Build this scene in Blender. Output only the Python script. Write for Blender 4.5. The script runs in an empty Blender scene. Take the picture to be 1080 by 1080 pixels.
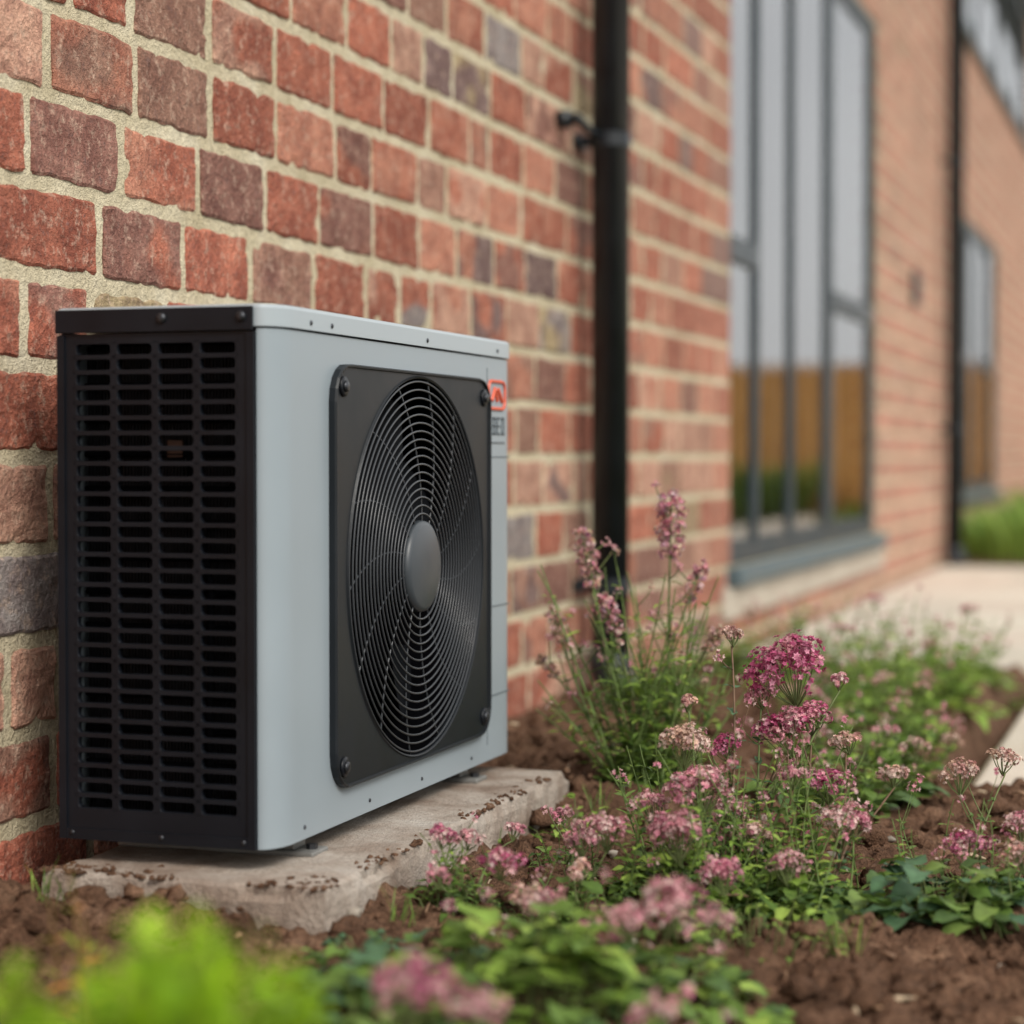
import bpy, math, random
import numpy as np
from mathutils import Vector, noise
random.seed(11)
R = random.random
U = random.uniform
scene = bpy.context.scene

# ------------------------------------------------------------------ helpers
class MB:
    def __init__(s):
        s.v=[]; s.f=[]; s.m=[]; s.c=[]
    def add(s, vs, fs, mat=0, col=(1,1,1)):
        o=len(s.v)
        s.v.extend([tuple(p) for p in vs])
        s.f.extend([tuple(i+o for i in f) for f in fs])
        s.m.extend([mat]*len(fs))
        if len(col)==3 and not hasattr(col[0],'__len__'):
            s.c.extend([(col[0],col[1],col[2],1.0)]*len(vs))
        else:
            s.c.extend([(c[0],c[1],c[2],1.0) for c in col])
    def obj(s, name, mats, parent=None, smooth=True):
        me=bpy.data.meshes.new(name)
        me.from_pydata(s.v,[],s.f)
        for m in mats: me.materials.append(m)
        me.polygons.foreach_set('material_index', s.m)
        me.polygons.foreach_set('use_smooth',[smooth]*len(s.f))
        ca=me.color_attributes.new('Col','FLOAT_COLOR','POINT')
        ca.data.foreach_set('color', np.array(s.c,dtype=np.float32).ravel())
        me.update()
        ob=bpy.data.objects.new(name,me)
        scene.collection.objects.link(ob)
        if parent: ob.parent=parent
        return ob
    def box(s,x0,x1,y0,y1,z0,z1,mat=0,col=(1,1,1)):
        v=[(x0,y0,z0),(x1,y0,z0),(x1,y1,z0),(x0,y1,z0),(x0,y0,z1),(x1,y0,z1),(x1,y1,z1),(x0,y1,z1)]
        f=[(0,3,2,1),(4,5,6,7),(0,1,5,4),(1,2,6,5),(2,3,7,6),(3,0,4,7)]
        s.add(v,f,mat,col)
    def tube(s,pts,rad,n=6,mat=0,col=(1,1,1),closed=False,cap=True):
        pts=[Vector(p) for p in pts]; N=len(pts)
        if not hasattr(rad,'__len__'): rad=[rad]*N
        vs=[]; fs=[]; pu=None
        for i,p in enumerate(pts):
            if closed: t=pts[(i+1)%N]-pts[i-1]
            else: t=pts[min(i+1,N-1)]-pts[max(i-1,0)]
            t.normalize()
            if pu is None or closed:
                a=Vector((1,0,0)) if (closed or abs(t.x)<0.8) else Vector((0,0,1))
                u=t.cross(a).normalized()
            else:
                u=(pu-t*pu.dot(t)).normalized()
            pu=u; w=t.cross(u).normalized()
            for k in range(n):
                an=2*math.pi*k/n
                vs.append(p+(u*math.cos(an)+w*math.sin(an))*rad[i])
        M=N if closed else N-1
        for i in range(M):
            j=(i+1)%N
            for k in range(n):
                l=(k+1)%n
                fs.append((i*n+k,i*n+l,j*n+l,j*n+k))
        if cap and not closed:
            fs.append(tuple(range(n-1,-1,-1))); fs.append(tuple((N-1)*n+k for k in range(n)))
        s.add(vs,fs,mat,col)

def empty(name):
    e=bpy.data.objects.new(name,None); scene.collection.objects.link(e); e.empty_display_size=0.1
    return e
def bevel(ob,w,seg=2):
    m=ob.modifiers.new('bevel','BEVEL'); m.width=w; m.segments=seg; m.limit_method='ANGLE'; m.angle_limit=math.radians(40)
    return ob
def boxobj(name,b,mat,parent=None,bv=0.003,smooth=False):
    mb=MB(); mb.box(*b); o=mb.obj(name,[mat],parent,smooth)
    if bv: bevel(o,bv)
    return o

def newmat(name):
    m=bpy.data.materials.new(name); m.use_nodes=True
    nt=m.node_tree; b=nt.nodes['Principled BSDF']
    return m,nt,b
def nd(nt,t,**k):
    n=nt.nodes.new(t)
    for a,v in k.items(): setattr(n,a,v)
    return n
def ramp(nt,stops):
    r=nt.nodes.new('ShaderNodeValToRGB')
    e=r.color_ramp.elements
    while len(e)<len(stops): e.new(0.5)
    for i,(p,c) in enumerate(stops):
        e[i].position=p; e[i].color=(c[0],c[1],c[2],1) if hasattr(c,'__len__') else (c,c,c,1)
    return r
def noise_n(nt,scale,detail=4,rough=0.55,coord='Object'):
    tc=nt.nodes.new('ShaderNodeTexCoord'); n=nt.nodes.new('ShaderNodeTexNoise')
    n.inputs['Scale'].default_value=scale; n.inputs['Detail'].default_value=min(detail,3); n.inputs['Roughness'].default_value=rough
    nt.links.new(tc.outputs[coord],n.inputs['Vector']); return n
def mix(nt,fac,a,b,mode='MIX'):
    m=nt.nodes.new('ShaderNodeMix'); m.data_type='RGBA'; m.blend_type=mode
    for s,v in ((0,fac),(6,a),(7,b)):
        if hasattr(v,'is_output') or hasattr(v,'links'): nt.links.new(v,m.inputs[s])
        elif s==0: m.inputs[0].default_value=v
        else: m.inputs[s].default_value=(v[0],v[1],v[2],1)
    return m.outputs[2]
def bump(nt,b,h,strength,dist):
    bp=nt.nodes.new('ShaderNodeBump'); bp.inputs['Strength'].default_value=strength; bp.inputs['Distance'].default_value=dist
    nt.links.new(h,bp.inputs['Height']); nt.links.new(bp.outputs[0],b.inputs['Normal']); return bp

def simple(name,col,rough=0.5,metal=0.0,var=0.12,scale=12,bs=0.0,bd=0.001,bscale=300,spec=0.5):
    m,nt,b=newmat(name)
    n=noise_n(nt,scale,3)
    r=ramp(nt,[(0.3,tuple(c*(1-var) for c in col)),(0.7,tuple(min(1,c*(1+var)) for c in col))])
    nt.links.new(n.outputs[0],r.inputs[0]); nt.links.new(r.outputs[0],b.inputs['Base Color'])
    b.inputs['Metallic'].default_value=metal; b.inputs['Specular IOR Level'].default_value=spec
    rr=ramp(nt,[(0.3,rough*0.85),(0.75,min(1,rough*1.2))])
    nt.links.new(n.outputs[0],rr.inputs[0]); nt.links.new(rr.outputs[0],b.inputs['Roughness'])
    if bs:
        n3=noise_n(nt,bscale,1); bump(nt,b,n3.outputs[0],bs,bd)
    return m

# ------------------------------------------------------------------ materials
def mat_brick():
    m,nt,b=newmat('brick_clay')
    at=nd(nt,'ShaderNodeAttribute',attribute_name='Col')
    n1=noise_n(nt,14,3,0.65); r1=ramp(nt,[(0.38,0.0),(0.62,1.0)]); nt.links.new(n1.outputs[0],r1.inputs[0])
    dark=mix(nt,1.0,at.outputs[0],(0.66,0.59,0.60),'MULTIPLY')
    c=mix(nt,r1.outputs[0],dark,at.outputs[0])
    n2=noise_n(nt,36,3,0.8); r2=ramp(nt,[(0.52,0.0),(0.70,0.6)]); nt.links.new(n2.outputs[0],r2.inputs[0])
    c=mix(nt,r2.outputs[0],c,(0.63,0.46,0.35))
    r4=ramp(nt,[(0.28,0.6),(0.42,0.0)]); nt.links.new(n2.outputs[0],r4.inputs[0])
    c=mix(nt,r4.outputs[0],c,(0.18,0.12,0.11))
    n3=noise_n(nt,115,3,0.8)
    r5=ramp(nt,[(0.3,0.62),(0.7,1.28)]); nt.links.new(n3.outputs[0],r5.inputs[0])
    c=mix(nt,1.0,c,r5.outputs[0],'MULTIPLY')
    nt.links.new(c,b.inputs['Base Color']); b.inputs['Roughness'].default_value=0.9
    b.inputs['Specular IOR Level'].default_value=0.2
    bump(nt,b,n3.outputs[0],1.0,0.009)
    return m
def two(nt,b,s,cols,s2=130,lo=.74,hi=1.15,bd=.01,attr=False,rough=.95,spec=.3):
    n1=noise_n(nt,s,3,0.65); r1=ramp(nt,[(0.3,cols[0]),(0.53,cols[1]),(0.77,cols[2])]); nt.links.new(n1.outputs[0],r1.inputs[0])
    n5=noise_n(nt,s2,3,0.8); r5=ramp(nt,[(0.3,lo),(0.7,hi)]); nt.links.new(n5.outputs[0],r5.inputs[0])
    c=mix(nt,1.0,r1.outputs[0],r5.outputs[0],'MULTIPLY')
    if attr:
        at=nd(nt,'ShaderNodeAttribute',attribute_name='Col'); c=mix(nt,1.0,c,at.outputs[0],'MULTIPLY')
    nt.links.new(c,b.inputs['Base Color']); b.inputs['Roughness'].default_value=rough; b.inputs['Specular IOR Level'].default_value=spec
    bump(nt,b,n5.outputs[0],1.0,bd)
def mat_stone(name,cols,rough=0.9,s=10,bd=0.004,attr=False,s2=110,lo=.78,hi=1.15,spec=.3):
    m,nt,b=newmat(name); two(nt,b,s,cols,s2,lo,hi,bd,attr,rough,spec); return m
def mat_leaf(name='foliage',tr=0.3):
    m,nt,b=newmat(name)
    at=nd(nt,'ShaderNodeAttribute',attribute_name='Col')
    n1=noise_n(nt,45,1,0.6); r1=ramp(nt,[(0.3,0.7),(0.7,1.25)]); nt.links.new(n1.outputs[0],r1.inputs[0])
    c=mix(nt,1.0,at.outputs[0],r1.outputs[0],'MULTIPLY')
    nt.links.new(c,b.inputs['Base Color']); b.inputs['Roughness'].default_value=0.55
    b.inputs['Specular IOR Level'].default_value=0.3
    if tr>0:
        t=nd(nt,'ShaderNodeBsdfTranslucent'); nt.links.new(c,t.inputs['Color'])
        ms=nd(nt,'ShaderNodeMixShader'); ms.inputs[0].default_value=tr
        nt.links.new(b.outputs[0],ms.inputs[1]); nt.links.new(t.outputs[0],ms.inputs[2])
        nt.links.new(ms.outputs[0],nt.nodes['Material Output'].inputs[0])
    return m
def mat_glass():
    m,nt,b=newmat('window_glass')
    g=nd(nt,'ShaderNodeBsdfGlossy'); g.inputs['Roughness'].default_value=0.01; g.inputs['Color'].default_value=(0.97,0.98,1,1)
    t=nd(nt,'ShaderNodeBsdfTransparent'); t.inputs['Color'].default_value=(0.9,0.94,0.94,1)
    f=nd(nt,'ShaderNodeFresnel'); f.inputs['IOR'].default_value=4.6
    ms=nd(nt,'ShaderNodeMixShader'); nt.links.new(f.outputs[0],ms.inputs[0]); nt.links.new(t.outputs[0],ms.inputs[1]); nt.links.new(g.outputs[0],ms.inputs[2])
    nt.links.new(ms.outputs[0],nt.nodes['Material Output'].inputs[0]); return m

BRICK=mat_brick()
MORTAR=mat_stone('mortar',[(0.50,0.43,0.28),(0.63,0.555,0.39),(0.72,0.66,0.50)],.95,6,.010,s2=100,lo=.74)
SOIL=mat_stone('soil_earth',[(0.085,0.045,0.027),(0.165,0.092,0.057),(0.30,0.182,0.115)],.97,11,.016,s2=100,lo=.5,hi=1.4,spec=.15)
LEAF=mat_leaf(); PETAL=mat_leaf('petal',0.25); GLASS=mat_glass()
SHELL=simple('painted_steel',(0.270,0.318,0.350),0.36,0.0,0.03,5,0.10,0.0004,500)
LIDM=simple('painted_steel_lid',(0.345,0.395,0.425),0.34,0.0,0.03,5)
BLACK=simple('black_plastic',(0.0055,0.007,0.0105),0.42,0.0,0.2,9,0.12,0.0005,400,spec=.3)
FANP=simple('fan_surround_plastic',(0.0095,0.012,0.015),0.42,0.0,0.12,6,0.10,0.0004,500,spec=.28)
WIRE=simple('grille_wire',(0.032,0.036,0.042),0.34,0.0,0.1,9,spec=.5)
HUB=simple('hub_plastic',(0.042,0.050,0.058),0.4,0.0,0.08,9)
DARK=simple('interior_dark',(0.003,0.003,0.004),0.9,0.0,0.3,20,spec=.02)
FIN=simple('coil_fins',(0.018,0.018,0.021),0.5,0.5,0.3,40)
COPPER=simple('copper',(0.10,0.055,0.04),0.55,0.5,0.2,30)
SCREW=simple('screw_metal',(0.05,0.053,0.06),0.35,0.7,0.2,60)
STEEL=simple('foot_steel',(0.22,0.22,0.21),0.5,0.3,0.15,25)
ORANGE=simple('badge_orange',(0.62,0.10,0.045),0.45,0,0.05,30)
BADGEG=simple('badge_grey',(0.08,0.10,0.115),0.45,0,0.05,30)
PIPE=simple('pipe_plastic',(0.009,0.013,0.017),0.38,0.0,0.25,10)
FRAME=simple('window_frame_paint',(0.017,0.029,0.037),0.45,0.0,0.15,6)
SILL=simple('sill_paint',(0.065,0.10,0.115),0.45,0.0,0.1,6)
CURTAIN=simple('curtain_cloth',(0.87,0.88,0.88),0.9,0,0.04,20)
ROOM=simple('room_plaster',(0.45,0.44,0.42),0.9,0,0.08,3)
STONE=mat_stone('slab_stone',[(0.23,0.17,0.13),(0.37,0.315,0.265),(0.49,0.445,0.395)],0.92,8,0.006)
PAVE=mat_stone('paving_stone',[(0.52,0.46,0.38),(0.60,0.54,0.46),(0.68,0.62,0.54)],0.85,3,0.002,True)
CREAM=mat_stone('cream_stone',[(0.38,0.33,0.27),(0.46,0.41,0.34),(0.54,0.50,0.42)],0.9,6,0.003)
WOOD=mat_stone('fence_wood',[(0.42,0.20,0.06),(0.58,0.30,0.09),(0.68,0.38,0.14)],0.8,8,0.003,True)
ROOFM=mat_stone('roof_tile',[(0.06,0.05,0.05),(0.10,0.08,0.07),(0.14,0.11,0.10)],0.85,4,0.004,True)
GROUND=mat_stone('ground_earth',[(0.05,0.06,0.025),(0.09,0.10,0.04),(0.14,0.11,0.06)],0.95,2,0.02)

# ------------------------------------------------------------------ brick house
house=empty('brick_house')
Y0,Y1,ZT=-3.2,30.0,6.2
P=0.145; ZR=1.367+0.0125
openings=[(5.30,9.22,ZR-7*P,ZR+13*P),(13.25,16.75,ZR-6*P,ZR+9*P),(13.5,20.5,ZR+19*P,ZR+29*P)]
REDS=[((0.48,0.172,0.108),5.5),((0.42,0.145,0.092),4.5),((0.54,0.240,0.158),5.0),((0.60,0.35,0.25),3.0),((0.30,0.15,0.115),2.2),((0.23,0.155,0.142),1.1),((0.32,0.285,0.27),0.5),((0.42,0.33,0.19),0.8),((0.38,0.21,0.15),2.2)]
cols=[c for c,w in REDS]; wts=[w for c,w in REDS]
mb=MB()
J=0.0115
def brick(y0,y1,z0,z1,near):
    c=random.choices(cols,wts)[0]; k=U(0.85,1.15)
    yc=(y0+y1)/2
    fade=min(1,max(0,(yc-3.5)/6))  # paler towards the far end: distant brightness and haze painted into brick colour
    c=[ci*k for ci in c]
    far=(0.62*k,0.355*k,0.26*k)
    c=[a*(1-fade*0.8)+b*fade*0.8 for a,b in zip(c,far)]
    dx=U(-0.003,0.001)
    y0+=U(-.002,.003); y1-=U(-.002,.003); z0+=U(-.001,.002); z1-=U(-.001,.002)
    if near:
        nx=max(5,int((y1-y0)/0.014)); ny=10
        vs=[];cc=[]
        sd=U(0,100)
        c2=random.choices(cols,wts)[0]; blend=R()<0.5; th=U(-0.15,0.25)
        for j in range(ny+1):
            for i in range(nx+1):
                u=i/nx; v=j/ny
                y=y0+(y1-y0)*u; z=z0+(z1-z0)*v
                if i==1: y=y0+.005
                if i==nx-1: y=y1-.005
                if j==1: z=z0+.005
                if j==ny-1: z=z1-.005
                de=min(y-y0,y1-y,z-z0,z1-z)
                er=0.0035 if de<0.002 else 0
                er+=max(0,noise.noise((y*26,z*26,sd+20))-.15)*0.012*(1 if de<.01 else 0)
                n=noise.noise((y*22,z*22,sd))*0.0022+noise.noise((y*75,z*75,sd))*0.0022
                px=-er+n+dx
                jy=noise.noise((y*30,z*45,sd+9))*0.0048; jz=noise.noise((y*28,z*30,sd+5))*0.0052
                if 1<i<nx-1: jy*=0.3
                if 1<j<ny-1: jz*=0.3
                if i in (0,nx) and j in (0,ny):
                    jy+=(0.0035 if i==0 else -0.0035); jz+=(0.0035 if j==0 else -0.0035)
                vs.append((px,y+jy,z+jz))
                if blend:
                    t=min(1,max(0,(noise.noise((y*9,z*12,sd+3))+th)*4+0.5))
                    cc.append(tuple(c[q]*(1-t)+c2[q]*k*t for q in range(3)))
                else: cc.append(tuple(c))
        fs=[]
        W=nx+1
        for j in range(ny):
            for i in range(nx):
                fs.append((j*W+i,j*W+i+1,(j+1)*W+i+1,(j+1)*W+i))
        ring=[i for i in range(W)]+[j*W+nx for j in range(1,ny+1)]+[ny*W+i for i in range(nx-1,-1,-1)]+[j*W for j in range(ny-1,0,-1)]
        o=len(vs)
        for r in ring:
            vs.append((-0.03,vs[r][1],vs[r][2])); cc.append(cc[r])
        n=len(ring)
        for k2 in range(n):
            fs.append((ring[(k2+1)%n],ring[k2],o+k2,o+(k2+1)%n))
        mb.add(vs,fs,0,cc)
    else:
        b=0.004
        vs=[(dx,y0+b,z0+b),(dx,y1-b,z0+b),(dx,y1-b,z1-b),(dx,y0+b,z1-b),(-0.006,y0,z0),(-0.006,y1,z0),(-0.006,y1,z1),(-0.006,y0,z1),(-.03,y0,z0),(-.03,y1,z0),(-.03,y1,z1),(-.03,y0,z1)]
        fs=[(0,1,2,3)]+[(a,a+4,(a+1)%4+4,(a+1)%4) for a in range(4)]+[(a+4,a+8,(a+1)%4+8,(a+1)%4+4) for a in range(4)]
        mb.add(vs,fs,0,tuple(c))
k0=int(math.floor((0-ZR)/P))-1
row=0
zz=ZR+k0*P
while zz+P<ZT+0.05:
    z0=zz+J; z1=zz+P-J
    segs=[(Y0,Y1)]
    for (a,b,c,d) in openings:
        if z1>c+0.02 and z0<d-0.02:
            ns=[]
            for s0,s1 in segs:
                if a>s0 and a<s1: ns.append((s0,a)); ns.append((b,s1))
                else: ns.append((s0,s1))
            segs=ns
    for s0,s1 in segs:
        y=s0-(U(0,0.25) if s0==Y0 else 0)
        first=True
        while y<s1-0.05:
            L=random.choices([0.29,0.30,0.265,0.43,0.205,0.15],[5,4,3,1.8,1.6,0.8])[0]
            if first and s0!=Y0 and row%2: L=0.15
            first=False
            e=y+L
            if s1-e<0.12: e=s1+J
            ya=max(y+J, s0 if s0!=Y0 else y+J); yb=min(e-J,s1)
            if yb-ya>0.03: brick(ya,yb,z0,z1, (-0.4<y<4.2 and 0.0<zz<2.4))
            y=e
    zz+=P; row+=1
bw=mb.obj('brick_wall',[BRICK],house,False)
mb=MB()
ys=sorted(set([Y0-.0,Y1]+[o[0] for o in openings]+[o[1] for o in openings])); zs=sorted(set([-0.1,ZT]+[o[2] for o in openings]+[o[3] for o in openings]))
for a,b in zip(ys,ys[1:]):
    for c,d in zip(zs,zs[1:]):
        if any(o[0]<(a+b)/2<o[1] and o[2]<(c+d)/2<o[3] for o in openings): continue
        mb.add([(-0.0055,a,c),(-0.0055,b,c),(-0.0055,b,d),(-0.0055,a,d)],[(0,1,2,3)])
mb.box(-4.0,-0.03,Y0-.0,Y0+.1,-.1,ZT); mb.box(-4.0,-0.03,Y1-.1,Y1,-.1,ZT)
mb.obj('mortar_bed',[MORTAR],house,False)
mb=MB()
for (a,b,c,d) in openings:
    for k in range(int((d-c)/P+0.5)):
        z0=c+k*P
        for yy,s in ((a,-1),(b,1)):
            co=random.choice([(0.50,0.22,0.15),(0.44,0.19,0.13),(0.56,0.29,0.2)])
            mb.box(-0.16,-0.031,min(yy,yy+s*0.05),max(yy,yy+s*0.05),z0+J,z0+P-J,0,co)
    mb.box(-0.2,-0.012,a-.05,a-.003,c,d,1); mb.box(-0.2,-0.012,b+.003,b+.05,c,d,1)
    mb.box(-0.2,-0.012,a-.05,b+.05,d,d+.05,1); mb.box(-0.2,-0.012,a-.05,b+.05,c-.05,c,1)
mb.obj('window_reveals',[BRICK,MORTAR],house,False)
def window(a,b,c,d,mull,trans,nm,curt=True):
    fx0,fx1=-0.09,-0.018
    mb=MB(); t=0.070
    mb.box(fx0,fx1,a+.002,b-.002,c+.002,c+t); mb.box(fx0,fx1,a+.002,b-.002,d-t,d-.002)
    mb.box(fx0,fx1,a+.002,a+t,c+t,d-t); mb.box(fx0,fx1,b-t,b-.002,c+t,d-t)
    edges=[a+t]
    for y,w in mull:
        mb.box(fx0+.002,fx1-.004,y-w/2,y+w/2,c+t,d-t); edges+= [y-w/2,y+w/2]
    edges.append(b-t)
    panes=[(edges[i],edges[i+1]) for i in range(0,len(edges),2)]
    for i,(p,q) in enumerate(panes):
        s=0.028
        mb.box(fx0+.01,fx1-.014,p,p+s,c+t,d-t); mb.box(fx0+.01,fx1-.014,q-s,q,c+t,d-t)
        mb.box(fx0+.01,fx1-.014,p+s,q-s,c+t,c+t+s); mb.box(fx0+.01,fx1-.014,p+s,q-s,d-t-s,d-t)
        if i in trans: mb.box(fx0+.004,fx1+.002,p,q,trans[i]-.05,trans[i]+.05)
    o=mb.obj(nm+'_frame',[FRAME],house,False); bevel(o,0.004)
    mb=MB(); x=-0.040
    mb.add([(x,a+t,c+t),(x,b-t,c+t),(x,b-t,d-t),(x,a+t,d-t)],[(0,1,2,3)])
    mb.obj(nm+'_glass',[GLASS],house,False)
    mb=MB(); X=-2.6
    mb.add([(X,a-.4,c-.2),(X,b+.4,c-.2),(X,b+.4,d+.2),(X,a-.4,d+.2),(-.2,a-.4,c-.2),(-.2,b+.4,c-.2),(-.2,b+.4,d+.2),(-.2,a-.4,d+.2)],[(0,1,2,3),(0,1,5,4),(3,2,6,7),(0,3,7,4),(1,2,6,5)])
    mb.obj(nm+'_room',[ROOM],house,False)
    if curt:
        mb=MB(); 
        for p,q in panes:
            n=40; vs=[]; w=(q-p)
            for i in range(n+1):
                y=p+w*(0.02+0.62*i/n); xx=-0.15+0.022*math.sin(i*0.9)+0.010*math.sin(i*2.3)
                vs+= [(xx,y,c+0.05),(xx,y,d)]
            mb.add(vs,[(2*i,2*i+2,2*i+3,2*i+1) for i in range(n)])
        mb.obj(nm+'_curtain',[CURTAIN],house,True)
a,b,c,d=openings[0]
window(a,b,c,d,[(5.95,0.07),(6.76,0.07),(7.78,0.17)],{0:1.64,3:1.60},'window')
a2,b2,c2,d2=openings[1]
window(a2,b2,c2,d2,[(14.4,.1),(15.5,.12)],{0:1.6,2:1.6},'rear_window')
a3,b3,c3,d3=openings[2]
window(a3,b3,c3,d3,[(15.2,.1),(17.0,.12),(18.8,.1)],{},'upper_window')
for (a,b,c,d),nm in zip(openings,('window','rear_window','upper_window')):
    boxobj(nm+'_sill',(-0.12,0.06,a-0.06,b+0.08,c-0.075,c-0.002),SILL,house,0.012)
boxobj('stone_subsill',(-0.02,0.018,5.15,9.45,openings[0][2]-0.085-0.12,openings[0][2]-0.078),CREAM,house,0.008)
boxobj('upper_window_trim',(-0.02,0.05,13.3,20.7,d3+.003,d3+.12),FRAME,house,0.01)
mb=MB(); mb.box(0,0.03,10.75,10.95,1.78,2.0)
for k in range(6): mb.box(0.03,0.04,10.77,10.93,1.80+k*.032,1.815+k*.032)
bevel(mb.obj('wall_vent',[PIPE],house,False),.003)
mb=MB()
mb.box(-0.5,0.45,Y0-.3,Y1+.3,ZT,ZT+0.03,1); mb.box(0.45,0.47,Y0-.3,Y1+.3,ZT-.02,ZT+0.2,1)
N=14
for i in range(N):
    x0=0.5-i*0.35; z0=ZT+0.2+i*0.22
    mb.add([(x0,Y0-.3,z0),(x0,Y1+.3,z0),(x0-.37,Y1+.3,z0+.23),(x0-.37,Y0-.3,z0+.23),(x0,Y0-.3,z0-.03),(x0,Y1+.3,z0-.03)],[(0,1,2,3),(4,5,1,0)],0,(U(.8,1.1),)*3)
mb.obj('roof',[ROOFM,FRAME],house,False)
mb=MB(); mb.tube([(0.54,Y0-.3,ZT+0.12),(0.54,Y1+.3,ZT+0.12)],0.06,10)
mb.obj('gutter',[PIPE],house,True)

# ------------------------------------------------------------------ downpipes
def downpipe(x,y,r,zb,clips,stub=None):
    e=empty('downpipe')
    mb=MB(); mb.tube([(x,y,zb),(x,y,ZT-0.2),(x+.2,y,ZT+.0),(x+.42,y,ZT+.08)],r,28)
    mb.obj('pipe',[PIPE],e,True)
    mb=MB()
    for z in clips:
        mb.tube([(x,y,z-.022),(x,y,z-.020),(x,y,z+.020),(x,y,z+.022)],[r+.001,r+.004,r+.004,r+.001],28)
        mb.box(0.0,x-r+.01,y-.02,y+.02,z-.015,z+.015)
        mb.box(0.0,0.012,y-.05,y+.05,z-.018,z+.018)
    mb.obj('collars',[PIPE],e,False)
    mb=MB()
    mb.tube([(x,y,zb+.06),(x,y,zb+.02),(x+.02,y,zb-.04),(x+.06,y,zb-.09)],[r+.008]*4,24)
    mb.obj('shoe',[PIPE],e,True)
    if stub:
        mb=MB(); sy,sz=stub
        mb.tube([(0,sy,sz),(0.04,sy,sz)],0.026,16); mb.tube([(0.03,sy,sz),(0.065,sy,sz)],0.016,10)
        mb.tube([(0.06,sy-.02,sz+.004),(0.07,sy+.1,sz-.02),(0.08,y,sz-.025)],0.011,8)
        mb.obj('wall_bracket',[PIPE],e,True)
    return e
downpipe(0.10,3.17,0.0555,0.16,[0.42,1.73,3.4,5.2],(2.96,1.765))
downpipe(0.10,12.35,0.06,0.10,[1.0,2.9,4.6])

# ------------------------------------------------------------------ ground, soil, paving
mb=MB(); mb.add([(-300,-300,-.03),(300,-300,-.03),(300,300,-.03),(-300,300,-.03)],[(0,1,2,3)])
mb.obj('ground',[GROUND],None,False)
def sstep(a,b,x):
    t=min(1,max(0,(x-a)/(b-a))); return t*t*(3-2*t)
SX0,SX1,SY0,SY1=0.13,0.590,-0.085,1.11
def soilh(x,y,fine=True):
    h=0.105
    h-=0.085*sstep(3.6,5.0,y)
    inp=sstep(1.12,1.24,x)*sstep(1.65,1.85,y)
    h=h*(1-inp)-0.05*inp
    h-=0.15*sstep(5.0,5.2,y)
    h-=0.2*sstep(2.6,3.2,x)
    h+=0.05*math.exp(-(((x-.3)/.35)**2+((y-1.55)/.3)**2))
    h+=0.035*math.exp(-(((x-.75)/.25)**2+((y-1.35)/.35)**2))
    h+=0.065*math.exp(-(((x-.20)/.40)**2+((y+.15)/.13)**2))
    h+=0.034*math.exp(-(((x-.63)/.13)**2+((y-.3)/.6)**2))
    h+=0.034*noise.noise((x*3.1,y*3.1,1.7))
    if fine:
        a=noise.noise((x*11,y*11,4.1)); h+=0.026*a
        b=noise.noise((x*31,y*31,8.3)); h+=0.020*abs(b)*2-0.010
        h+=0.011*noise.noise((x*75,y*75,2.3))
    if SX0-.03<x<SX1+.01 and SY0-.02<y<SY1+.01:
        e=min(x-SX0+.03,SX1+.01-x,y-SY0+.02,SY1+.01-y)
        h=min(h,0.165-0.5*e) if e>0.015 else h
    return h
def onslab(x,y): return SX0-.01<x<SX1+.015 and SY0-.015<y<SY1+.015
mb=MB()
xs=[-0.02+i*0.0120 for i in range(170)]
while xs[-1]<3.3: xs.append(xs[-1]+0.06)
ysl=[-4.0]
while ysl[-1]<6.0:
    y=ysl[-1]; ysl.append(y+(0.09 if y<-1.2 else 0.012 if y<1.7 else 0.022 if y<3.2 else 0.05))
vs=[(x,y,soilh(x,y)) for y in ysl for x in xs]
W=len(xs)
fs=[(j*W+i,j*W+i+1,(j+1)*W+i+1,(j+1)*W+i) for j in range(len(ysl)-1) for i in range(W-1)]
mb.add(vs,fs)
import bmesh
def ico(sub):
    bm=bmesh.new(); bmesh.ops.create_icosphere(bm,subdivisions=sub,radius=1)
    v=[tuple(p.co) for p in bm.verts]; f=[tuple(q.index for q in p.verts) for p in bm.faces]; bm.free(); return v,f
I1=ico(1); I2=ico(2)
def clod(mb,x,y,r,base,mat=0,col=(1,1,1),sink=0.2,z=None):
    v,f=base; sd=U(0,50); sx,sy,sz=U(.7,1.3),U(.7,1.3),U(.5,.9)
    if z is None: z=soilh(x,y)
    out=[]
    for p in v:
        k=1+0.75*noise.noise((p[0]*1.4+sd,p[1]*1.4,p[2]*1.4))+0.4*noise.noise((p[0]*3.5+sd,p[1]*3.5,p[2]*3.5))
        out.append((x+p[0]*r*sx*k,y+p[1]*r*sy*k,z+r*sz*(p[2]*k+1-2*sink-.3)))
    mb.add(out,f,mat,col)
n=0
while n<9500:
    x=U(0.02,2.2); y=U(-1.2,3.4)
    if onslab(x,y) or (x>1.15 and y>1.7): continue
    if noise.noise((x*5,y*5,33))<U(-.5,.25): continue
    n+=1
    q=R()
    if q<0.84: clod(mb,x,y,U(.0025,.009),I1)
    else: clod(mb,x,y,U(.009,.024),I2)
for i in range(420):
    e=R()
    if e<.5: y=U(SY0,SY1); x=SX1-abs(random.gauss(0,.022)); 
    else: x=SX0+(SX1-SX0)*R()**1.4; y=SY0+abs(random.gauss(0,.028))
    if noise.noise((x*9,y*9,7))<-0.05: continue
    clod(mb,x,y,U(.001,.006),I1,z=.189)
mb.obj('soil',[SOIL],None,True)
mb=MB()
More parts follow.
